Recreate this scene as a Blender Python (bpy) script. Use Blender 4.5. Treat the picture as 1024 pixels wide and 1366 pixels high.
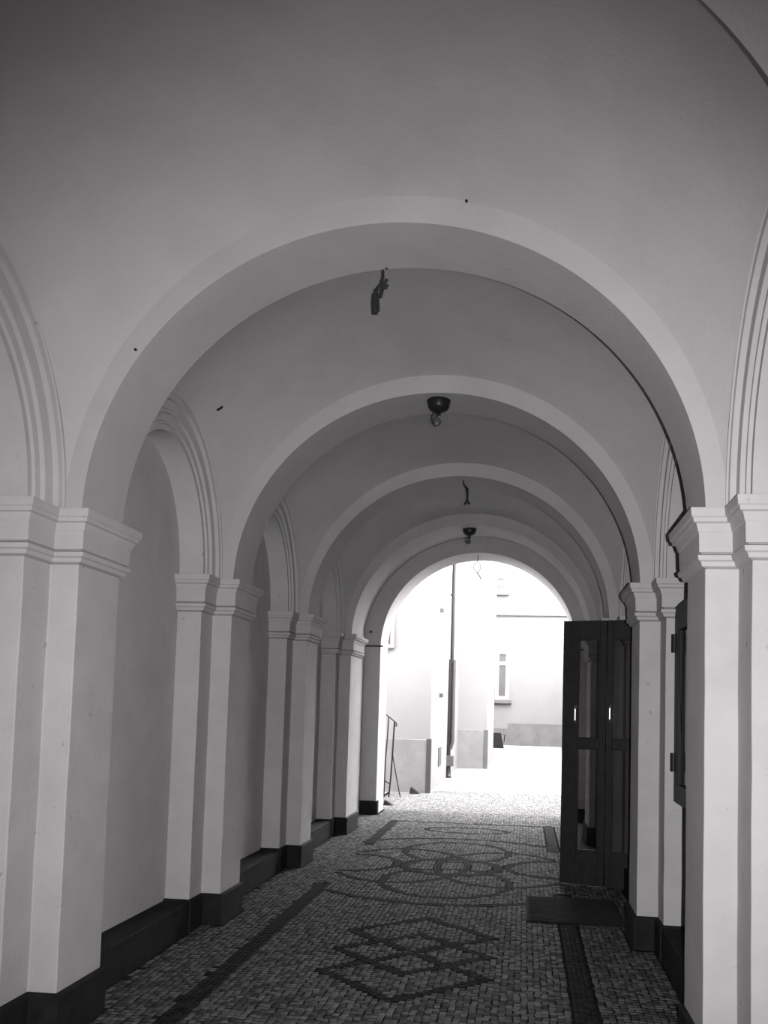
import bpy, bmesh, math, random
import numpy as np
from mathutils import Vector, Matrix
random.seed(7); rng = np.random.default_rng(7)
S = bpy.context.scene
for o in list(bpy.data.objects): bpy.data.objects.remove(o)
C = S.collection

# ---------------------------------------------------------------- camera
F_PX, PPX, PPY = 1105.54, 575.95, 879.90
PITCH, YAW, ROLL = 0.06169, -0.1125, 0.02658
cp, sp, cy, sy = math.cos(PITCH), math.sin(PITCH), math.cos(YAW), math.sin(YAW)
rgt = Vector((cy, -sy, 0)); fwd = Vector((sy*cp, cy*cp, sp)); up = Vector((-sy*sp, -cy*sp, cp))
r2 = rgt*math.cos(ROLL) + up*math.sin(ROLL); u2 = -rgt*math.sin(ROLL) + up*math.cos(ROLL)
cam = bpy.data.objects.new('camera', bpy.data.cameras.new('camera')); C.objects.link(cam)
M = Matrix((r2, u2, -fwd)).transposed().to_4x4(); M.translation = Vector((0, 0, 1.9)); cam.matrix_world = M
cam.data.sensor_fit = 'AUTO'; cam.data.sensor_width = 36; cam.data.lens = F_PX*36/1366
cam.data.shift_x = (512-PPX)/1366; cam.data.shift_y = (PPY-683)/1366
cam.data.clip_start = .05; cam.data.clip_end = 300
S.camera = cam

# ---------------------------------------------------------------- light
SKY = 31; FLASH = 1570
w = bpy.data.worlds.new('overcast_sky'); S.world = w; w.use_nodes = True
w.node_tree.nodes['Background'].inputs[0].default_value = (1, .985, .985, 1)
w.node_tree.nodes['Background'].inputs[1].default_value = SKY
fl = bpy.data.lights.new('camera_flash', 'SPOT'); fl.energy = FLASH; fl.spot_size = math.radians(97); fl.spot_blend = 1.0
fl.shadow_soft_size = .008; fl.color = (1, .985, .985)
flo = bpy.data.objects.new('camera_flash', fl); C.objects.link(flo); flo.location = (.085, 0, 1.9)
aim = Vector((-.6, 4.5, .12)); flo.rotation_euler = aim.to_track_quat('-Z', 'Y').to_euler()
S.view_settings.view_transform = 'Standard'; S.view_settings.look = 'None'
S.view_settings.exposure = 0; S.view_settings.gamma = 1; S.view_settings.use_curve_mapping = False

# ---------------------------------------------------------------- materials
def mat(name, col, rough=.8, var=.06, scale=6, bump=.0, bscale=60, metal=0, spots=0, dirt=0, spec=.3):
    m = bpy.data.materials.new(name); m.use_nodes = True; nt = m.node_tree; N = nt.nodes; L = nt.links
    b = N['Principled BSDF']; b.inputs['Roughness'].default_value = rough; b.inputs['Metallic'].default_value = metal
    b.inputs['Specular IOR Level'].default_value = spec
    tc = N.new('ShaderNodeTexCoord'); geo = N.new('ShaderNodeNewGeometry')
    n = N.new('ShaderNodeTexNoise'); n.inputs['Scale'].default_value = scale; n.inputs['Detail'].default_value = 6
    L.new(geo.outputs['Position'], n.inputs['Vector'])
    r = N.new('ShaderNodeMapRange'); r.inputs['From Min'].default_value = .3; r.inputs['From Max'].default_value = .7
    r.inputs['To Min'].default_value = 1-var; r.inputs['To Max'].default_value = 1+var
    L.new(n.outputs['Fac'], r.inputs['Value'])
    mul = N.new('ShaderNodeVectorMath'); mul.operation = 'SCALE'; mul.inputs[0].default_value = (col, col*.975, col*.985) if not isinstance(col, tuple) else col
    L.new(r.outputs['Result'], mul.inputs['Scale']); out = mul.outputs[0]
    def darken(fac_socket, amt):
        nonlocal out
        mx = N.new('ShaderNodeMath'); mx.operation = 'MULTIPLY_ADD'; mx.inputs[1].default_value = -amt; mx.inputs[2].default_value = 1
        L.new(fac_socket, mx.inputs[0]); v = N.new('ShaderNodeVectorMath'); v.operation = 'SCALE'
        L.new(out, v.inputs[0]); L.new(mx.outputs[0], v.inputs['Scale']); out = v.outputs[0]
    if spots:
        n2 = N.new('ShaderNodeTexNoise'); n2.inputs['Scale'].default_value = 14; n2.inputs['Detail'].default_value = 3
        L.new(geo.outputs['Position'], n2.inputs['Vector'])
        r3 = N.new('ShaderNodeMapRange'); r3.inputs['From Min'].default_value = .70; r3.inputs['From Max'].default_value = .76
        L.new(n2.outputs['Fac'], r3.inputs['Value']); darken(r3.outputs['Result'], spots)
    if dirt:
        n3 = N.new('ShaderNodeTexNoise'); n3.inputs['Scale'].default_value = 1.3; n3.inputs['Detail'].default_value = 8; n3.inputs['Roughness'].default_value = .7
        L.new(geo.outputs['Position'], n3.inputs['Vector'])
        r4 = N.new('ShaderNodeMapRange'); r4.inputs['From Min'].default_value = .45; r4.inputs['From Max'].default_value = .75
        L.new(n3.outputs['Fac'], r4.inputs['Value']); darken(r4.outputs['Result'], dirt)
    L.new(out, b.inputs['Base Color'])
    if bump:
        nb = N.new('ShaderNodeTexNoise'); nb.inputs['Scale'].default_value = bscale; nb.inputs['Detail'].default_value = 4
        L.new(geo.outputs['Position'], nb.inputs['Vector']); bp = N.new('ShaderNodeBump')
        bp.inputs['Strength'].default_value = bump; bp.inputs['Distance'].default_value = .01
        L.new(nb.outputs['Fac'], bp.inputs['Height']); L.new(bp.outputs[0], b.inputs['Normal'])
    return m
PLASTER = mat('lime_plaster', .35, .9, .04, 5, .2, 45, spots=.35, dirt=.10, spec=.15)
VAULT = mat('vault_plaster', .34, .9, .04, 2.5, .18, 40, dirt=.10, spec=.15)
STONE = mat('dark_base_stone', .013, .85, .3, 9, .3, 60, spec=.1)
MORTAR = mat('paving_mortar', .015, .95, .25, 8, .0, 90, spec=0)
DOORWOOD = mat('dark_door_wood', .014, .5, .25, 12, .1, 80, spec=.15)
CASEWOOD = mat('black_case_wood', .006, .5, .2, 12, spec=.15)
IRON = mat('dark_iron', .010, .5, .3, 20, metal=.3)
STEEL = mat('polished_steel', .6, .38, .03, 10, metal=1)
CABLE = mat('dark_cable', .015, .6, .2, 20)
LAMPM = mat('old_bronze_lamp', .02, .4, .3, 20, metal=.4)
FACADE = mat('facade_render', .15, .9, .03, 1.2, .2, 20, dirt=.04)
FPLINTH = mat('facade_plinth', .135, .95, .10, 2.2, .3, 30, dirt=.25)
FFAR = mat('far_facade_render', .105, .9, .03, 1.2, .2, 20, dirt=.04)
FFARP = mat('far_facade_plinth', .075, .95, .10, 2.2, .3, 30, dirt=.25)
FDARK = mat('dark_corner_strip', .035, .9, .15, 4)
PIPEM = mat('zinc_pipe', .015, .55, .15, 5, metal=.2)
PIPEL = mat('light_zinc_pipe', .055, .55, .12, 5, metal=.2)
BOXM = mat('grey_pipe_box', .06, .8, .1, 6)
FRAMEW = mat('white_window_frame', .13, .6, .02, 5)
PANE = mat('dull_window_pane', .045, .25, .1, 1.5)
MATM = mat('rubber_mat', .005, .95, .2, 40, .5, 200)
PAVEM = mat('courtyard_paving', .12, .95, .10, 3, .3, 40, dirt=.15)
CASEGLASS = mat('case_backing', .05, .3, .1, 3)
BULB = mat('bulb_glass', .6, .1, .02, 5)
def glass():
    m = bpy.data.materials.new('door_glass'); m.use_nodes = True; nt = m.node_tree; N = nt.nodes; L = nt.links
    N.remove(N['Principled BSDF']); t = N.new('ShaderNodeBsdfTransparent'); t.inputs[0].default_value = (.62, .61, .61, 1)
    g = N.new('ShaderNodeBsdfGlossy'); g.inputs['Roughness'].default_value = .03; g.inputs[0].default_value = (.9, .9, .9, 1)
    f = N.new('ShaderNodeFresnel'); f.inputs[0].default_value = 1.5; mx = N.new('ShaderNodeMixShader')
    L.new(f.outputs[0], mx.inputs[0]); L.new(t.outputs[0], mx.inputs[1]); L.new(g.outputs[0], mx.inputs[2])
    L.new(mx.outputs[0], N['Material Output'].inputs[0]); return m
GLASS = glass()
def settmat(name, lo, hi, rough):
    m = bpy.data.materials.new(name); m.use_nodes = True; nt = m.node_tree; N = nt.nodes; L = nt.links
    b = N['Principled BSDF']; b.inputs['Roughness'].default_value = rough; b.inputs['Specular IOR Level'].default_value = .02
    a = N.new('ShaderNodeAttribute'); a.attribute_name = 'tone'
    r = N.new('ShaderNodeMapRange'); r.inputs['To Min'].default_value = lo; r.inputs['To Max'].default_value = hi
    L.new(a.outputs['Fac'], r.inputs['Value']); c = N.new('ShaderNodeCombineColor')
    for i in range(3): L.new(r.outputs[0], c.inputs[i])
    L.new(c.outputs[0], b.inputs['Base Color']); return m
SETTL = settmat('light_sett_stone', .036, .118, .65); SETTD = settmat('dark_sett_stone', .007, .018, .7)

# ---------------------------------------------------------------- helpers
class MB:
    def __init__(s): s.v = []; s.f = []
    def add(s, vs, fs):
        o = len(s.v); s.v += [tuple(v) for v in vs]; s.f += [tuple(i+o for i in f) for f in fs]; return s
    def box(s, a, b):
        (x0, y0, z0), (x1, y1, z1) = a, b
        return s.add([(x0,y0,z0),(x1,y0,z0),(x1,y1,z0),(x0,y1,z0),(x0,y0,z1),(x1,y0,z1),(x1,y1,z1),(x0,y1,z1)],
                     [(0,3,2,1),(4,5,6,7),(0,1,5,4),(1,2,6,5),(2,3,7,6),(3,0,4,7)])
    def grid(s, rows, close=False):
        n = len(rows[0]); vs = [p for r in rows for p in r]; fs = []
        for i in range(len(rows)-1):
            for j in range(n if close else n-1):
                k = (j+1) % n; fs.append((i*n+j, i*n+k, (i+1)*n+k, (i+1)*n+j))
        return s.add(vs, fs)
    def tube(s, pts, r, n=8, cap=True):
        pts = [Vector(p) for p in pts]; rows = []
        rr = r if isinstance(r, (list, tuple)) else [r]*len(pts)
        prev = None
        for i, p in enumerate(pts):
            t = (pts[min(i+1, len(pts)-1)]-pts[max(i-1, 0)]).normalized()
            a = prev if prev is not None else (Vector((1, 0, 0)) if abs(t.x) < .9 else Vector((0, 1, 0)))
            a = (a - t*a.dot(t)).normalized(); prev = a; b = t.cross(a)
            rows.append([p + (a*math.cos(2*math.pi*k/n)+b*math.sin(2*math.pi*k/n))*rr[i] for k in range(n)])
        o = len(s.v); s.grid(rows, True)
        if cap:
            s.f.append(tuple(o+k for k in range(n))[::-1]); e = o+(len(rows)-1)*n; s.f.append(tuple(e+k for k in range(n)))
        return s
    def lathe(s, c, prof, n=20):   # prof: (r, z)
        rows = [[(c[0]+r*math.cos(2*math.pi*k/n), c[1]+r*math.sin(2*math.pi*k/n), c[2]+z) for k in range(n)] for r, z in prof]
        return s.grid(rows, True)
    def build(s, name, m, parent=None, smooth=False, bevel=0):
        me = bpy.data.meshes.new(name); me.from_pydata(s.v, [], s.f)
        bm = bmesh.new(); bm.from_mesh(me); bmesh.ops.remove_doubles(bm, verts=bm.verts, dist=1e-5)
        bmesh.ops.recalc_face_normals(bm, faces=bm.faces)
        if smooth:
            for f in bm.faces: f.smooth = True
            for e in bm.edges:
                if len(e.link_faces) == 2 and e.calc_face_angle(0) > .6: e.smooth = False
        bm.to_mesh(me); bm.free(); me.materials.append(m)
        o = bpy.data.objects.new(name, me); C.objects.link(o)
        if parent: o.parent = parent; o.matrix_parent_inverse = parent.matrix_world.inverted()
        if bevel:
            b = o.modifiers.new('bevel', 'BEVEL'); b.width = bevel; b.segments = 2; b.limit_method = 'ANGLE'; b.angle_limit = .6
        return o
def empty(name, loc=(0, 0, 0)):
    o = bpy.data.objects.new(name, None); C.objects.link(o); o.location = loc; o.empty_display_size = .1
    o.matrix_world = Matrix.Translation(loc); return o
def tag(o, label=None, cat=None, group=None, kind=None):
    if label: o['label'] = label
    if cat: o['category'] = cat
    if group: o['group'] = group
    if kind: o['kind'] = kind
    return o

# ---------------------------------------------------------------- layout of the passage
XL, W = -2.565, 3.5; XR = XL+W; XC = XL+W/2; R = W/2
HS, RY = 2.965, 1.689                                   # springing height, rise of the transverse arches
PIERS = [(-.55, .48), (1.97, .50), (4.473, .485), (6.986, .49), (9.535, .49), (12.025, .75)]   # start along the passage, thickness
LP, LPD = .17, .26                                      # lateral pilaster set-back and its projection along the wall
NB = .38                                                # set-back of the niche wall
BASE = .27
EXIT0, EXIT1 = 14.27, 15.02
def fz(y): return -.036 + .0085*y
def UX(side, u): return XL-u if side < 0 else XR+u
PROFILE = [(0, .095), (.045, .090), (.052, .080), (.072, .077), (.078, .060), (.118, .048), (.124, .043), (.226, .040),
           (.232, .020), (.243, .050), (.268, .044), (.275, .030), (.298, .022), (.305, 0)]

def offset_poly(pts, d):
    n = len(pts); out = []
    for i in range(n):
        a, b, c = pts[i-1], pts[i], pts[(i+1) % n]
        def nrm(p, q):
            dx, dy = q[0]-p[0], q[1]-p[1]; l = math.hypot(dx, dy); return (dy/l, -dx/l)
        n1, n2 = nrm(a, b), nrm(b, c)
        out.append((b[0]+(n1[0]+n2[0])*d if abs(n1[0]*n2[0]+n1[1]*n2[1]) < .5 else b[0]+n1[0]*d,
                    b[1]+(n1[1]+n2[1])*d if abs(n1[0]*n2[0]+n1[1]*n2[1]) < .5 else b[1]+n1[1]*d))
    return out
def pier_plan(y, t, tail=LPD):      # (u, y) polygon whose outward side faces the passage; u grows into the wall
    return [(.5, y-tail if tail else y), (LP, y-tail), (LP, y), (0, y), (0, y+t), (LP, y+t), (LP, y+t+tail), (.5, y+t+tail)]
def prism_rows(plan, side, levels):  # levels: list of (z, offset)
    rows = []
    for z, d in levels:
        # plan is walked so that the outward normal of (u,y) order points to -u / outward
        q = offset_poly(plan, -d) if POLYSIGN < 0 else offset_poly(plan, d)
        rows.append([(UX(side, u), yy, z) for u, yy in q])
    return rows
# find which sign grows the polygon
_t = pier_plan(0, .5); _a = sum(_t[i-1][0]*_t[i][1]-_t[i][0]*_t[i-1][1] for i in range(len(_t)))
POLYSIGN = 1 if _a > 0 else -1

def build_side(side, name):
    root = empty(name, (UX(side, .3), 6, 0)); tag(root, kind='structure')
    for i, (y, t) in enumerate(PIERS):
        plan = pier_plan(y, t)
        jit = .0018
        sh = MB(); rows = prism_rows(plan, side, [(-.1, 0), (HS-.28, 0)])
        # several levels with tiny wander so that the plaster arrises are not ruler straight
        lv = []
        for k in range(13):
            z = BASE*.5 + (HS-.28-BASE*.5)*k/12
            lv.append([(p[0]+random.uniform(-jit, jit), p[1]+random.uniform(-jit, jit), z) for p in prism_rows(plan, side, [(z, 0)])[0]])
        sh.grid(lv, True); pier = sh.build('pier', PLASTER, root, bevel=.006)
        cb = MB(); rows = prism_rows(plan, side, [(HS+.03-dz, d) for dz, d in PROFILE])
        top = prism_rows(plan, side, [(HS+.03, 0)])[0]; inner = prism_rows(plan, side, [(HS+.03, -.03)])[0]
        cb.grid([inner]+rows+[prism_rows(plan, side, [(HS-.285, -.02)])[0]], True); cb.build('capital', PLASTER, pier, bevel=.0025)
        pb = MB(); zb = fz(y)-.08
        pr = prism_rows(plan, side, [(zb, .03), (BASE+fz(y)*.6-.012, .03), (BASE+fz(y)*.6, .018), (BASE+fz(y)*.6, -.05)])
        pb.grid(pr, True); pb.build('plinth', STONE, pier, bevel=.006)
    # niche walls, kerb and wall arch of every bay
    bays = [(PIERS[i][0]+PIERS[i][1], PIERS[i+1][0]) for i in range(len(PIERS)-1)]
    wall = MB(); x0, x1 = sorted((UX(side, NB), UX(side, NB+.5))); wall.box((x0, -.6, -.1), (x1, EXIT0, 5.6)); wall.build('niche_wall', PLASTER, root)
    for (a, b) in bays:
        kb = MB(); x0, x1 = sorted((UX(side, LP-.018), UX(side, NB+.02))); zt = BASE+fz((a+b)/2)*.6-.01
        kb.box((x0, a+.2, -.1), (x1, b-.2, zt)); kb.build('kerb_stone', STONE, root, bevel=.01)
        h = (b-a)/2; c = (a+b)/2; hi, Li = h-LPD-.0, .985; ho, Lo = h, 1.285
        prof = [(0, NB+.02), (0, LP), (.14, LP), (.15, .150), (.20, .148), (.23, .165), (.40, .160), (.42, .135), (.50, .132),
                (.53, .145), (.74, .138), (.76, .108), (.82, .104), (.84, .118), (.955, .112), (.96, .10), (1, .10), (1, .24)]
        mo = MB(); rows = []; NN = 56
        for k, u in prof:
            rows.append([(UX(side, u), c-(hi+(ho-hi)*k)*math.cos(math.pi*j/NN), HS+.02+(Li+(Lo-Li)*k)*math.sin(math.pi*j/NN)) for j in range(NN+1)])
        mo.grid(rows); mo.build('wall_arch', PLASTER, root, smooth=False)
    # short end bay beyond the last pier
    a = PIERS[-1][0]+PIERS[-1][1]
    eb = MB(); x0, x1 = sorted((UX(side, .24), UX(side, NB+.1))); eb.box((x0, a, -.1), (x1, EXIT0, 3.6)); eb.build('end_bay_wall', PLASTER, root)
    return root
WLEFT = build_side(-1, 'wall_left'); WRIGHT = build_side(1, 'wall_right')

# ---------------------------------------------------------------- ceiling: transverse arches and sail vaults
ceil = empty('ceiling', (XC, 6, HS)); tag(ceil, kind='structure')
NA = 96
for (y, t) in PIERS:
    rb = MB(); rows = []
    for (yy, r, q) in ((y, R+.62, RY+.75), (y, R, RY), (y+t, R, RY), (y+t, R+.62, RY+.75)):
        rows.append([(XC-r*math.cos(math.pi*j/NA), yy, HS+q*math.sin(math.pi*j/NA)) for j in range(NA+1)])
    rb.grid(rows); rb.build('transverse_arch', VAULT, ceil, smooth=True)
RX, RV, LV = R+.10, RY+.155, 1.285
def vault(a, b):
    a -= .012; b += .012; h = (b-a)/2; c = (a+b)/2; NX, NY = 72, 40; rows = []
    for i in range(NY+1):
        s = -math.cos(math.pi*i/NY); y = s*h; row = []
        # ellipsoid cut by the bay: height over the springing
        for j in range(NX+1):
            x = -math.cos(math.pi*j/NX)*RX
            q = RV*RV*max(0, 1-(x/RX)**2) + LV*LV*(.30+.70*abs(x/RX)**1.3)*max(0, 1-(y/h)**2)
            row.append((XC+x, c+y, HS+math.sqrt(q)))
        rows.append(row)
    return MB().grid(rows).build('sail_vault', VAULT, ceil, smooth=True)
for i in range(len(PIERS)-1): vault(PIERS[i][0]+PIERS[i][1], PIERS[i+1][0])
a = PIERS[-1][0]+PIERS[-1][1]-.02
MB().grid([[(XC-(R+.26)*math.cos(math.pi*j/NA), yy, HS+.04+(RY+.24)*math.sin(math.pi*j/NA)) for j in range(NA+1)] for yy in (a, EXIT0+.02)]).build('end_vault', VAULT, ceil, smooth=True)
MB().box((XL-2, -1.2, 5.62), (XR+2, EXIT0+.1, 5.9)).build('sky_block_slab', STONE, ceil)  # unseen slab added over the vaults to shade them from the sky

# exit wall with its round-headed opening
EXC, EXR, EXY, EXS = -.83, 1.69, 1.665, 3.0
def arch_wall(y0, y1, xa, xb, ztop, name, m, root):
    mb = MB(); P = [(xa, -.1), (EXC-EXR, -.1)] ; n = 64
    pts = [(EXC-EXR, -.1)] + [(EXC-EXR*math.cos(math.pi*j/n), EXS+EXY*math.sin(math.pi*j/n)) for j in range(n+1)] + [(EXC+EXR, -.1)]
    for yy in (y0, y1):
        mb.add([(xa, yy, -.1), (EXC-EXR, yy, -.1), (EXC-EXR, yy, ztop), (xa, yy, ztop)], [(0, 1, 2, 3)])
        mb.add([(EXC+EXR, yy, -.1), (xb, yy, -.1), (xb, yy, ztop), (EXC+EXR, yy, ztop)], [(0, 1, 2, 3)])
        for j in range(1, n+1):
            (p, q), (r, s) = pts[j], pts[j+1]
            mb.add([(p, yy, q), (r, yy, s), (r, yy, ztop), (p, yy, ztop)], [(0, 1, 2, 3)])
    mb.grid([[(p, y0, q) for p, q in pts], [(p, y1, q) for p, q in pts]])
    return mb.build(name, m, root)
wex = empty('wall_exit', (EXC, EXIT0, 0)); tag(wex, kind='structure')
arch_wall(EXIT0, EXIT1, XL-4.5, XR+4.5, 5.92, 'exit_arch_wall', PLASTER, wex)
for s in (-1, 1):
    xe = EXC+s*EXR; x0, x1 = sorted((xe-s*.03, xe+s*.6)); z = fz(EXIT0)
    MB().box((x0, EXIT0-.035, z-.1), (x1, EXIT0+.1, z+.235)).build('exit_plinth', STONE, wex, bevel=.01)
    x0, x1 = sorted((xe-s*.035, xe+s*.6))
    MB().box((x0, EXIT0-.018, 2.995), (x1, EXIT0+.05, 3.018)).build('impost_ledge', STONE, wex, bevel=.005)
wb = MB().box((XL-1, -.75, -.1), (XR+1, -.56, 5.6)).build('wall_back_blocker', PLASTER); tag(wb, kind='structure')  # unseen wall added behind the camera so sky light does not leak in

# ---------------------------------------------------------------- floor
floor = MB(); floor.add([(-12, -1, fz(-1)-.002), (12, -1, fz(-1)-.002), (12, EXIT1, fz(EXIT1)-.002), (-12, EXIT1, fz(EXIT1)-.002)], [(0, 1, 2, 3)])
floor = floor.build('floor', MORTAR); tag(floor, kind='structure')
cf = MB(); cf.add([(-14, EXIT1, fz(EXIT1)-.002), (14, EXIT1, fz(EXIT1)-.002), (14, 60, fz(60)), (-14, 60, fz(60))], [(0, 1, 2, 3)])
cf.build('courtyard_ground', PAVEM, floor)

# pattern curves in plan
CX, CY0 = -.83, 10.0; BL, BR = -2.09, .425
curves = []   # (polyline, width)
def ell(cx, cy_, a, b, t0=0, t1=360, wd=.06):
    n = max(8, int(abs(t1-t0)/4)); pts = [(cx+a*math.cos(math.radians(t0+(t1-t0)*k/n)), cy_+b*math.sin(math.radians(t0+(t1-t0)*k/n))) for k in range(n+1)]
    run = []
    for p in pts:
        if BL <= p[0] <= BR: run.append(p)
        else:
            if len(run) > 1: curves.append((run, wd))
            run = []
    if len(run) > 1: curves.append((run, wd))
ell(CX, 10.08, 1.98, 1.98, wd=.07); ell(CX, CY0-.02, .56, .47, wd=.11)
ell(CX+.62, 10.03, .80, 1.04); ell(CX-.62, 10.03, .80, 1.04)
ell(CX-.02, 11.0, .68, .72); ell(CX+.01, 9.12, .70, .73)
ell(CX+1.22, 10.1, .56, .50, wd=.07); ell(CX-1.22, 10.02, .56, .52, wd=.07)
ell(CX-.02, 12.88, .62, .28, wd=.05)
for yc in (7.05, 6.52, 5.99): curves.append(([(CX-.6, yc), (CX, yc+.52), (CX+.6, yc), (CX, yc-.52), (CX-.6, yc)], .06))
for y0, y1 in ((11.35, 13.65), (3.4, 8.75)):
    for x in (BL, BR): curves.append(([(x, y0), (x, y1)], .13))
curves.append(([(BL, 13.62), (BR, 13.62)], .06))
curves.append(([(BL, 3.6), (BR, 3.6)], .10))
def seg_dist(P, pl):
    D = np.full(len(P), 1e9)
    pl = np.array(pl)
    for a, b in zip(pl[:-1], pl[1:]):
        ab = b-a; t = np.clip(((P-a)@ab)/(ab@ab), 0, 1); D = np.minimum(D, np.hypot(*(P-(a+t[:, None]*ab)).T))
    return D
s = .046
gx, gy = np.meshgrid(np.arange(XL-.30, XR+.9, s), np.arange(3.3, 18.6, s))
gy = gy + 0.0; P = np.stack([gx.ravel()+rng.uniform(-.006, .006, gx.size), gy.ravel()+rng.uniform(-.006, .006, gx.size)], 1)
# a gentle fan-like wander of the rows, as hand-laid mosaic has
P[:, 1] += .02*np.sin(P[:, 0]*2.3)+.015*np.sin(P[:, 0]*5.1+P[:, 1])
keep = np.ones(len(P), bool)
u = np.where(P[:, 0] < XC, XL-P[:, 0], P[:, 0]-XR)
inpier = np.zeros(len(P), bool)
for (y, t) in PIERS: inpier |= (P[:, 1] > y-.05) & (P[:, 1] < y+t+.05)
keep &= ~(inpier & (u > -.05)); keep &= ~((u > .12) & (P[:, 1] < 12.9)); keep &= ~((u > .22) & (P[:, 1] < EXIT0)); keep &= ~((P[:, 1] > 17.9) & (P[:, 0] < -1.95)); keep &= ~((P[:, 1] > EXIT0-.05) & (P[:, 1] < EXIT1+.02) & ((P[:, 0] < EXC-EXR+.03) | (P[:, 0] > EXC+EXR-.03)))
for pl, wd in curves: keep &= seg_dist(P, pl) > wd/2+.016
def setts(P, ang, size, tone, name, m):
    n = len(P); hx = size*rng.uniform(.42, .48, n); hy = size*rng.uniform(.42, .48, n)
    ang = ang+rng.uniform(-.12, .12, n); c, s_ = np.cos(ang), np.sin(ang); z = fz(P[:, 1])+rng.uniform(-.0003, .0006, n)
    V = np.zeros((n, 8, 3)); 
    for k, (a, b) in enumerate(((-1, -1), (1, -1), (1, 1), (-1, 1))):
        for lay, (f, dz) in enumerate(((1, -.002), (.93, 0))):
            lx, ly = a*hx*f, b*hy*f
            V[:, k+4*lay, 0] = P[:, 0]+lx*c-ly*s_; V[:, k+4*lay, 1] = P[:, 1]+lx*s_+ly*c; V[:, k+4*lay, 2] = z+dz
    Fq = np.array([(4, 5, 6, 7), (0, 1, 5, 4), (1, 2, 6, 5), (2, 3, 7, 6), (3, 0, 4, 7)])
    F = (Fq[None]+np.arange(n)[:, None, None]*8).reshape(-1, 4)
    me = bpy.data.meshes.new(name); me.vertices.add(n*8); me.vertices.foreach_set('co', V.reshape(-1))
    me.loops.add(F.size); me.loops.foreach_set('vertex_index', F.reshape(-1)); me.polygons.add(len(F))
    me.polygons.foreach_set('loop_start', np.arange(0, F.size, 4)); me.update(calc_edges=True)
    at = me.attributes.new('tone', 'FLOAT', 'POINT'); at.data.foreach_set('value', np.repeat(tone, 8).astype(np.float32))
    me.materials.append(m); o = bpy.data.objects.new(name, me); C.objects.link(o); o.parent = floor; o['kind'] = 'stuff'; return o
PL = P[keep]; setts(PL, np.zeros(len(PL)), s, rng.random(len(PL))**1.3, 'light_sett_paving', SETTL)
DP = []; DA = []
occupied = set()
for pl, wd in curves:
    rows_ = max(1, round(wd/.034)); pl = [Vector(p) for p in pl]
    L = [0]
    for p_, q_ in zip(pl[:-1], pl[1:]): L.append(L[-1]+(q_-p_).length)
    n = max(2, int(L[-1]/.038))
    for k in range(n):
        d = (k+.5)*L[-1]/n; i = max(0, min(len(pl)-2, next((j for j in range(len(L)-1) if L[j+1] >= d), len(pl)-2)))
        t = (pl[i+1]-pl[i]).normalized(); c0 = pl[i]+t*(d-L[i]); nn = Vector((-t.y, t.x))
        for r in range(rows_):
            q = c0+nn*((r-(rows_-1)/2)*.036); key = (round(q.x/.028), round(q.y/.028))
            if key in occupied: continue
            occupied.add(key); DP.append((q.x, q.y)); DA.append(math.atan2(t.y, t.x))
DP = np.array(DP); setts(DP, np.array(DA), .040, rng.random(len(DP)), 'dark_sett_pattern', SETTD)

# ---------------------------------------------------------------- open glazed door leaves
def door_leaf(name, p0, p1, parts):
    (x0, y0), (x1, y1) = p0, p1; L = math.hypot(x1-x0, y1-y0); ang = math.atan2(y1-y0, x1-x0)
    z0 = fz(y0)+.012; top = parts['top']; root = empty(name, (x0, y0, z0)); root.rotation_euler = (0, 0, ang)
    H = top-z0; T = .045; st, sr = parts['stiles']; rails = parts['rails']   # rails: (z0,z1) local
    bpy.context.view_layer.update()
    def loc(mb, nm, m, bevel=0, par=None):
        o = mb.build(nm, m, None, bevel=bevel); o.parent = par or root; return o
    loc(MB().box((0, -T/2, 0), (st, T/2, H)), 'stile', DOORWOOD, .004)
    loc(MB().box((L-sr, -T/2, 0), (L, T/2, H)), 'stile', DOORWOOD, .004)
    for a, b in rails: loc(MB().box((st, -T/2+.002, a), (L-sr, T/2-.002, b)), 'rail', DOORWOOD, .004)
    for (a, b), (c, d) in zip(rails[:-1], rails[1:]):
        loc(MB().box((st, -.003, b), (L-sr, .003, c)), 'glass_pane', GLASS)
        bead = MB()
        for q0, q1 in (((st, -.014, b), (L-sr, .014, b+.014)), ((st, -.014, c-.014), (L-sr, .014, c)), ((st, -.014, b), (st+.014, .014, c)), ((L-sr-.014, -.014, b), (L-sr, .014, c))): bead.box(q0, q1)
        loc(bead, 'glazing_bead', DOORWOOD)
    hx = parts['handle']; hz = parts['hz']-z0
    hb = MB(); hb.tube([(hx, -T/2, hz-.09), (hx, -T/2-.035, hz-.085), (hx, -T/2-.05, hz-.06), (hx, -T/2-.05, hz+.06), (hx, -T/2-.035, hz+.085), (hx, -T/2, hz+.09)], .012, 12)
    loc(hb, 'pull_handle', STEEL)
    pl = MB(); pl.box((hx-.022, -T/2-.004, hz-.13), (hx+.022, -T/2, hz+.13)); loc(pl, 'handle_plate', DOORWOOD, .001)
    for zz in (.25, H-.3): loc(MB().tube([(L+.004, 0, zz), (L+.004, 0, zz+.12)], .011, 8), 'hinge', IRON)
    return root
zf = fz(9.3)+.012
rails = [(0, .42-zf), (1.535-zf, 1.641-zf), (2.735-zf, 2.942-zf)]
d1 = door_leaf('door_1', (.425, 9.36), (.885, 9.22), dict(top=2.942, stiles=(.17, .07), rails=rails, handle=.155, hz=1.90))
tag(d1, 'dark wooden glazed door leaf with its free edge toward the bright courtyard', 'door', kind='structure')
d2 = door_leaf('door_2', (.893, 9.212), (1.32, 9.08), dict(top=2.942, stiles=(.06, .09), rails=rails, handle=.045, hz=1.92))
tag(d2, 'dark glazed door leaf half hidden behind the right-hand pier', 'door', kind='structure')

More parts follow.
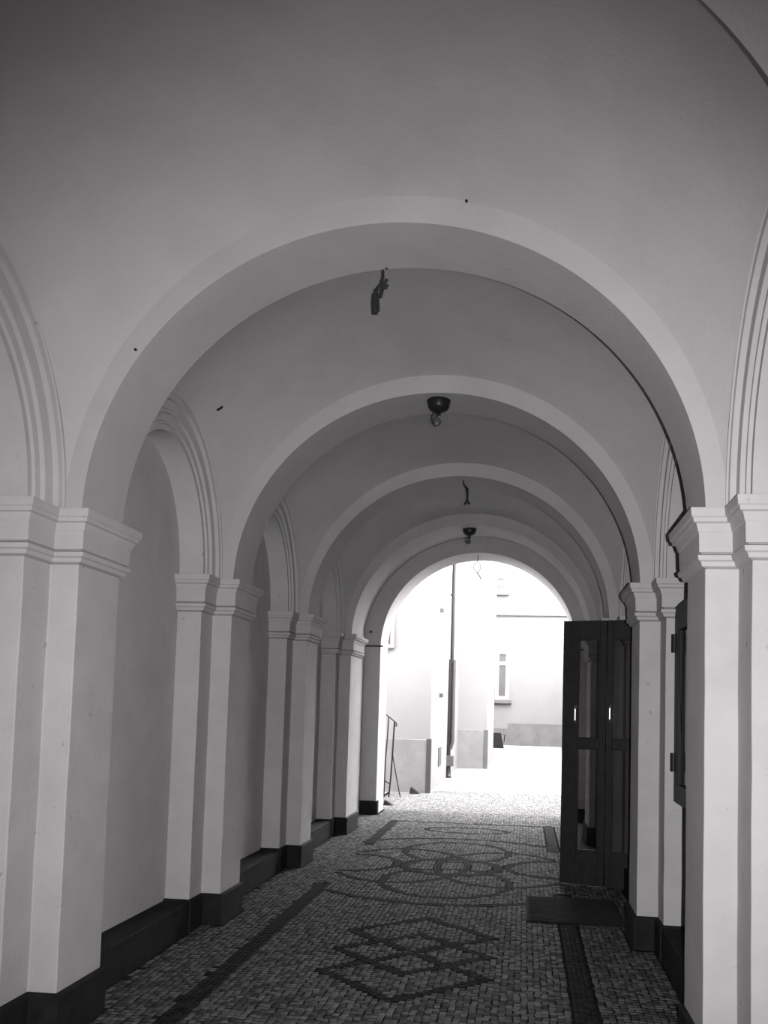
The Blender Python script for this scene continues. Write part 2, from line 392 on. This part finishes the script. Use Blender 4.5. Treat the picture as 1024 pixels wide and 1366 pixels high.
# ---------------------------------------------------------------- framed display case in the right niche
def display_case():
    y0, y1, z0, z1 = 5.35, 6.705, 1.245, 2.775; xf, xw = 1.17, XR+NB; root = empty('display_case', (xw, (y0+y1)/2, z0))
    MB().box((xf+.05, y0+.01, z0+.01), (xw-.001, y1-.01, z1-.01)).build('case_body', CASEWOOD, root, bevel=.004)
    fr = MB(); wv, wt, wbm = .13, .20, .14
    fr.box((xf, y0, z0), (xf+.048, y0+wv, z1)); fr.box((xf, y1-wv, z0), (xf+.048, y1, z1))
    fr.box((xf, y0+wv, z1-wt), (xf+.048, y1-wv, z1)); fr.box((xf, y0+wv, z0), (xf+.048, y1-wv, z0+wbm))
    f = fr.build('case_door', CASEWOOD, root, bevel=.004)
    MB().box((xf+.03, y0+wv, z0+wbm), (xf+.034, y1-wv, z1-wt)).build('glass_pane', GLASS, f)
    MB().box((xf+.044, y0+wv, z0+wbm), (xf+.049, y1-wv, z1-wt)).build('backing_board', CASEGLASS, root)
    for zz in (2.41, 1.475):
        MB().tube([(xf-.006, y1+.002, zz), (xf-.006, y1+.002, zz+.145)], .022, 10).build('hinge', IRON, root, smooth=True)
    tag(root, 'black framed glazed display case hung in the niche behind the near right pier', 'display case')
display_case()

# ---------------------------------------------------------------- mat on the floor
mb = MB(); x0, x1, y0, y1 = .05, .93, 7.62, 8.62
mb.add([(x0, y0, fz(y0)), (x1, y0, fz(y0)), (x1, y1, fz(y1)), (x0, y1, fz(y1)), (x0+.01, y0+.01, fz(y0)+.016), (x1-.01, y0+.01, fz(y0)+.016), (x1-.01, y1-.01, fz(y1)+.016), (x0+.01, y1-.01, fz(y1)+.016)],
       [(0, 3, 2, 1), (4, 5, 6, 7), (0, 1, 5, 4), (1, 2, 6, 5), (2, 3, 7, 6), (3, 0, 4, 7)])
o = mb.build('door_mat', MATM); 
ribs = MB()
for k in range(22):
    yy = y0+.03+k*.0435; ribs.box((x0+.03, yy, fz(yy)+.012), (x1-.03, yy+.02, fz(yy)+.020))
ribs.build('mat_rib', MATM, o); o.data.materials[0] = MATM
tag(o, 'black rectangular floor mat lying in front of the open glazed door', 'mat')

# ---------------------------------------------------------------- ceiling lamps
def intrados(x): return HS+RY*math.sqrt(max(0, 1-((x-XC)/R)**2))
def ceiling_lamp(x, y, label):
    z = intrados(x); r = empty('ceiling_lamp', (x, y, z))
    MB().lathe((x, y, z), [(0, .004), (.105, .004), (.108, -.012), (.10, -.02)], 28).build('mounting_rim', LAMPM, r, smooth=True)
    MB().lathe((x, y, z), [(.10, -.012), (.098, -.05), (.088, -.075), (.062, -.098), (.035, -.112), (.018, -.118), (0, -.118)], 28).build('dish', LAMPM, r, smooth=True)
    MB().lathe((x, y, z), [(.0, -.115), (.020, -.118), (.020, -.142), (0, -.142)], 14).build('socket', LAMPM, r)
    MB().lathe((x-.012, y, z-.142), [(.012, 0), (.018, -.012), (.034, -.04), (.036, -.058), (.026, -.082), (.010, -.092), (0, -.094)], 18).build('bulb', BULBG, r, smooth=True)
    MB().tube([(x-.03, y-.03, z-.11), (x-.055, y-.03, z-.15), (x-.055, y-.03, z-.2), (x-.03, y-.03, z-.225)], .005, 6).build('wire_guard', CABLE, r)
    tag(r, label, 'lamp', 'dish lamps under the transverse arches')
BULBG = mat('dusty_bulb', .08, .2, .1, 10)
ceiling_lamp(-.81, 7.17, 'dark dish ceiling lamp with bare bulb under the second arch, the nearer of two')
ceiling_lamp(-.875, 12.35, 'small dark dish ceiling lamp with bare bulb just before the bright exit arch')

# ---------------------------------------------------------------- hanging cables
c1 = empty('hanging_cable', (-.93, 4.955, intrados(-.93)))
z = intrados(-.93)
MB().tube([(-.935, 4.965, z+.005), (-.932, 4.972, z-.04), (-.945, 4.975, z-.085), (-.975, 4.975, z-.12), (-.985, 4.975, z-.17), (-.985, 4.975, z-.26)], .0065, 8).build('cable_lead', CABLE, c1, smooth=True)
MB().tube([(-.975, 4.97, z-.12), (-.962, 4.965, z-.18), (-.955, 4.965, z-.265)], .008, 8).build('cable_loop', CABLE, c1, smooth=True)
MB().tube([(-.972, 4.97, z-.265), (-.966, 4.97, z-.17), (-.945, 4.97, z-.175), (-.935, 4.97, z-.13), (-.93, 4.968, z-.10), (-.905, 4.966, z-.06)], .009, 8).build('cable_end', CABLE, c1, smooth=True)
MB().tube([(-.98, 4.968, z-.15), (-.978, 4.968, z-.2), (-.972, 4.968, z-.28)], [.012, .017, .014], 10).build('insulated_joint', CABLE, c1, smooth=True)
MB().tube([(-.968, 4.975, z-.12), (-.94, 4.975, z-.118), (-.91, 4.975, z-.115), (-.903, 4.975, z-.09)], .006, 8).build('wire_tail', CABLE, c1, smooth=True)
MB().tube([(-.915, 4.95, z-.002), (-.905, 4.945, z+.006)], .008, 8).build('ceiling_clip', CABLE, c1)
tag(c1, 'thick bunch of looped dark cables hanging from the crown of the nearest arch', 'cable')
def small_cable(x, y, label, L, m):
    z = intrados(x)+.0; r = empty('hanging_cable', (x, y, z))
    MB().tube([(x, y, z+.01), (x+.012, y, z-L*.2), (x+.05, y, z-L*.35), (x+.055, y, z-L*.6), (x+.055, y, z-L*.85)], [.006, .01, .02, .013, .012], 8).build('cable_lead', m, r, smooth=True)
    MB().tube([(x+.055, y, z-L*.8), (x+.025, y, z-L)], .012, 8).build('wire_tail', m, r)
    MB().tube([(x+.055, y, z-L*.8), (x+.085, y, z-L*.97)], .012, 8).build('wire_tail', m, r)
    tag(r, label, 'cable'); return r
small_cable(-.78, 9.7, 'short dark cable with split end hanging beneath the third arch', .30, CABLE)
CABLEW = mat('pale_cable', .06, .5, .1, 10)
z = EXS+EXY; c3 = empty('hanging_cable', (-.86, 14.5, z))
MB().tube([(-.86, 14.5, z+.01), (-.875, 14.5, z-.09), (-.88, 14.5, z-.12)], .007, 8).build('cable_lead', CABLEW, c3)
MB().tube([(-.88+.06*math.sin(a), 14.5, z-.21+.09*math.cos(a)) for a in np.linspace(0, 2*math.pi, 17)], .006, 6).build('cable_loop', CABLEW, c3)
MB().tube([(-.88, 14.5, z-.30), (-.84, 14.5, z-.36), (-.80, 14.5, z-.43)], .008, 6).build('wire_tail', CABLEW, c3)
tag(c3, 'thin pale looped wire dangling under the exit arch against the bright courtyard', 'cable')

# small iron hook in the vault
def nail(name, pts, r, label, cat):
    o = MB().tube(pts, r, 8).build(name, IRON); tag(o, label, cat)

nail('iron_hook', [(-2.50, 6.40, 4.345), (-2.498, 6.375, 4.32), (-2.515, 6.36, 4.300), (-2.530, 6.365, 4.296)], .009, 'tiny black iron hook in the vault above the second left-hand pier', 'hook')
nail('iron_nail', [(-.379, 4.49, 4.761), (-.379, 4.462, 4.758)], .008, 'tiny black nail in the plaster face over the crown of the nearest arch', 'nail')
nail('iron_nail', [(-2.284, 4.49, 3.95), (-2.284, 4.462, 3.947)], .008, 'tiny black nail in the plaster left of the nearest arch at its haunch', 'nail')
nail('iron_nail', [(-2.70, 14.29, 3.26), (-2.70, 14.24, 3.25)], .022, 'small black nail above the ledge left of the bright exit arch', 'nail')

# ---------------------------------------------------------------- courtyard buildings
def window(root, xa, xb, za, zb, y, bars=(), sill=True, t=.09, mull=True):
    wf = MB()
    wf.box((xa, y-.03, za), (xa+t, y+.05, zb)); wf.box((xb-t, y-.03, za), (xb, y+.05, zb)); wf.box((xa+t, y-.03, zb-t), (xb-t, y+.05, zb)); wf.box((xa+t, y-.03, za), (xb-t, y+.05, za+t))
    xm = (xa+xb)/2
    if mull: wf.box((xm-.035, y-.03, za+t), (xm+.035, y+.05, zb-t))
    for b in bars: wf.box((xa+t, y-.03, b-.09), (xb-t, y+.05, b+.09))
    w_ = wf.build('window', FRAMEW, root, bevel=.01)
    zz = [za+t]+[q for b in bars for q in (b-.09, b+.09)]+[zb-t]
    for i in range(0, len(zz), 2):
        for x0, x1 in (((xa+t, xm-.035), (xm+.035, xb-t)) if mull else ((xa+t, xb-t),)): MB().box((x0, y+.02, zz[i]), (x1, y+.03, zz[i+1])).build('pane', PANE, w_)
    if sill: MB().box((xa-.12, y-.14, za-.17), (xb+.12, y+.02, za-.01)).build('sill', BOXM, w_, bevel=.01)
    return w_
def wall_with_plinth(root, a, b, zp, ztop, pd=.03, z0=None):
    z0 = fz(b[1])-.2
    MB().box((a[0], a[1], z0), (b[0], b[1], ztop)).build('wall', FACADE, root)

# left wing: stepped front
lw = empty('plastered_building', (-4, 20, fz(18)))
MB().box((-9, 18, -.1), (-2.02, 25.5, 10.4)).build('wall', FACADE, lw)
MB().box((-7, 25.5, -.1), (-1.13, 31, 10.4)).build('wall', FACADE, lw)
MB().box((-9, 31, -.1), (-5, 40.8, 10.4)).build('wall', FACADE, lw)  # unseen block added to limit the sky light on the far block
MB().box((-8.9, 17.97, -.05), (-2.10, 18.05, 1.27)).build('plinth', FPLINTH, lw, bevel=.008)
MB().box((-2.10, 17.95, .0), (-1.995, 18.06, 1.29)).build('corner_guard', FDARK, lw, bevel=.01)
MB().box((-2.1, 25.46, -.0), (-1.20, 25.55, 1.35)).build('plinth', FPLINTH, lw, bevel=.008)
MB().box((-1.22, 25.44, .0), (-1.09, 25.56, 1.36)).build('corner_guard', BOXM, lw, bevel=.01)
MB().box((-2.03, 19.7, .58), (-2.005, 20.35, 1.02)).build('wall_vent', FDARK, lw)
window(lw, -3.5, -2.87, 3.25, 4.6, 17.97, (3.95,), sill=False)
tag(lw, 'stepped white rendered wing on the left of the courtyard with grey plinth', 'building')
# far block
fb = empty('plastered_building', (2, 41, fz(41)))
MB().box((-7, 41, -.1), (9, 46, 10.6)).build('wall', FFAR, fb)
MB().box((-.80, 40.95, 0), (9, 41.05, 1.40)).build('plinth', FFARP, fb, bevel=.01)
MB().box((-3, 40.96, 0), (-.80, 41.05, 1.14)).build('plinth', FFARP, fb, bevel=.01)
MB().box((-3, 40.88, 6.70), (9, 41.02, 6.80)).build('string_course', BOXM, fb)
window(fb, -1.48, -.76, 2.52, 4.98, 40.97, (4.32,), t=.20, mull=False); window(fb, -1.60, -.98, 7.88, 10.2, 40.97, (8.62,), t=.15, mull=False)
window(fb, 2.2, 3.0, 2.52, 4.98, 40.97, (4.32,)); window(fb, 2.2, 3.0, 7.88, 10.2, 40.97, (8.62,))
tag(fb, 'far white courtyard block with two stacked windows above a grey plinth', 'building')
rbld = empty('plastered_building', (6, 28, fz(28)))
MB().box((4.2, EXIT1+.04, -.1), (9, 40.85, 5.5)).build('wall', FACADE, rbld); MB().box((4.16, EXIT1+.04, 0), (4.22, 40.8, 1.3)).build('plinth', FPLINTH, rbld)
tag(rbld, 'white rendered wing closing the courtyard on the right beyond the glazed door', 'building')

# rain pipe on the left wing
pr = empty('rain_pipe', (-1.99, 22, fz(22)))
MB().tube([(-1.945, 22, 3.2), (-1.945, 22, 10.3)], .052, 14).build('upper_pipe', PIPEM, pr, smooth=True)
MB().tube([(-1.985, 22, .45), (-1.985, 22, 3.28)], .062, 14).build('lower_pipe', PIPEM, pr, smooth=True)
MB().tube([(-1.93, 21.96, .9), (-1.875, 21.96, 1.1), (-1.875, 21.96, 3.24)], .048, 12).build('second_pipe', PIPEL, pr, smooth=True)
MB().tube([(-1.94, 22.04, 3.17), (-1.94, 22.04, 3.27)], .105, 14).build('collar', PIPEM, pr)
MB().box((-2.03, 21.92, .45), (-1.84, 22.16, .73)).build('junction_box', BOXM, pr, bevel=.01)
MB().tube([(-1.975, 22, .47), (-1.97, 22, .25), (-1.955, 21.93, fz(22)+.0)], [.055, .07, .075], 14).build('shoe', PIPEM, pr, smooth=True)
for zz in (5.0, 2.35, 1.3): MB().tube([(-1.97, 22, zz), (-1.97, 22, zz+.04)], .075, 12).build('pipe_bracket', PIPEM, pr)
tag(pr, 'dark rain pipe with thicker lower half standing against the left courtyard wing', 'pipe')
for (y_, z_, nm, lb) in ((19.3, 4.27, 'wall_hook', 'tiny iron hook high on the white wall left of the rain pipe'), (19.6, 2.27, 'wall_bracket', 'small bracket on the white wall beside the lower rain pipe')):
    o = MB().box((-2.03, y_, z_-.05), (-1.93, y_+.10, z_+.05)).build(nm, BOXM); tag(o, lb, 'bracket')

# iron handrail at the exit
hr = empty('iron_handrail', (-2.68, 17, fz(17)))
def bar(nm, pts, r, m=IRON): return MB().tube(pts, r, 8).build(nm, m, hr)
bar('top_rail', [(-2.90, 17.0, 1.84), (-2.80, 17, 1.765), (-2.665, 17.0, 1.66), (-2.63, 17, 1.63), (-2.615, 17, 1.585), (-2.63, 17, 1.56), (-2.65, 17, 1.58)], .013)
bar('post', [(-2.79, 17, 1.76), (-2.80, 17, 1.4), (-2.83, 17, .9), (-2.84, 17, fz(17))], .014)
bar('post', [(-2.665, 17, 1.65), (-2.68, 17, 1.25), (-2.69, 17, .98), (-2.71, 17, .5), (-2.745, 17, fz(17))], .018)
bar('brace', [(-2.69, 17, 1.0), (-2.60, 17, .55), (-2.50, 17, fz(17))], .012)
bar('cross_bar', [(-2.84, 17, .44), (-2.705, 17, .36)], .014)
bar('foot_bar', [(-2.85, 17, fz(17)+.02), (-2.72, 17, fz(17)+.10)], .022)
tag(hr, 'thin dark iron handrail with slanting brace just outside the exit arch on the left', 'handrail')

# low guard stones
def wedge(name, x, y, l, h, label, s=1):
    z = fz(y)-.004; mb = MB()
    mb.add([(x, y, z), (x+l, y, z), (x+l, y+.16, z), (x, y+.16, z), (x+.02, y+.02, z+h), (x+l*.35, y+.03, z+h*.75), (x+l*.35, y+.13, z+h*.75), (x+.02, y+.14, z+h)],
           [(0, 3, 2, 1), (4, 5, 6, 7), (0, 1, 5, 4), (1, 2, 6, 5), (2, 3, 7, 6), (3, 0, 4, 7)])
    tag(mb.build(name, STONE, bevel=.008), label, 'stone')
wedge('guard_stone', -2.62, 15.6, .19, .10, 'small dark wedge stone on the ground below the iron handrail')
wedge('guard_stone', -2.42, 17.75, .22, .14, 'small dark wedge stone at the foot of the grey courtyard plinth')

# dark crate by the far corner
cr = empty('dark_crate', (-1.08, 38, fz(38)))
mb = MB(); mb.add([(-1.42, 37.8, fz(38)), (-.90, 37.8, fz(38)), (-.90, 38.3, fz(38)), (-1.42, 38.3, fz(38)), (-1.42, 37.8, .98), (-1.05, 37.8, .98), (-1.05, 38.3, .98), (-1.42, 38.3, .98)],
       [(0, 3, 2, 1), (4, 5, 6, 7), (0, 1, 5, 4), (1, 2, 6, 5), (2, 3, 7, 6), (3, 0, 4, 7)])
mb.build('crate_body', CASEWOOD, cr); MB().tube([(-.97, 37.9, .93), (-.86, 37.9, .90), (-.90, 37.9, .55)], .025, 8).build('handle', IRON, cr)
tag(cr, 'dark slant-sided crate standing at the far corner of the courtyard wing', 'crate')
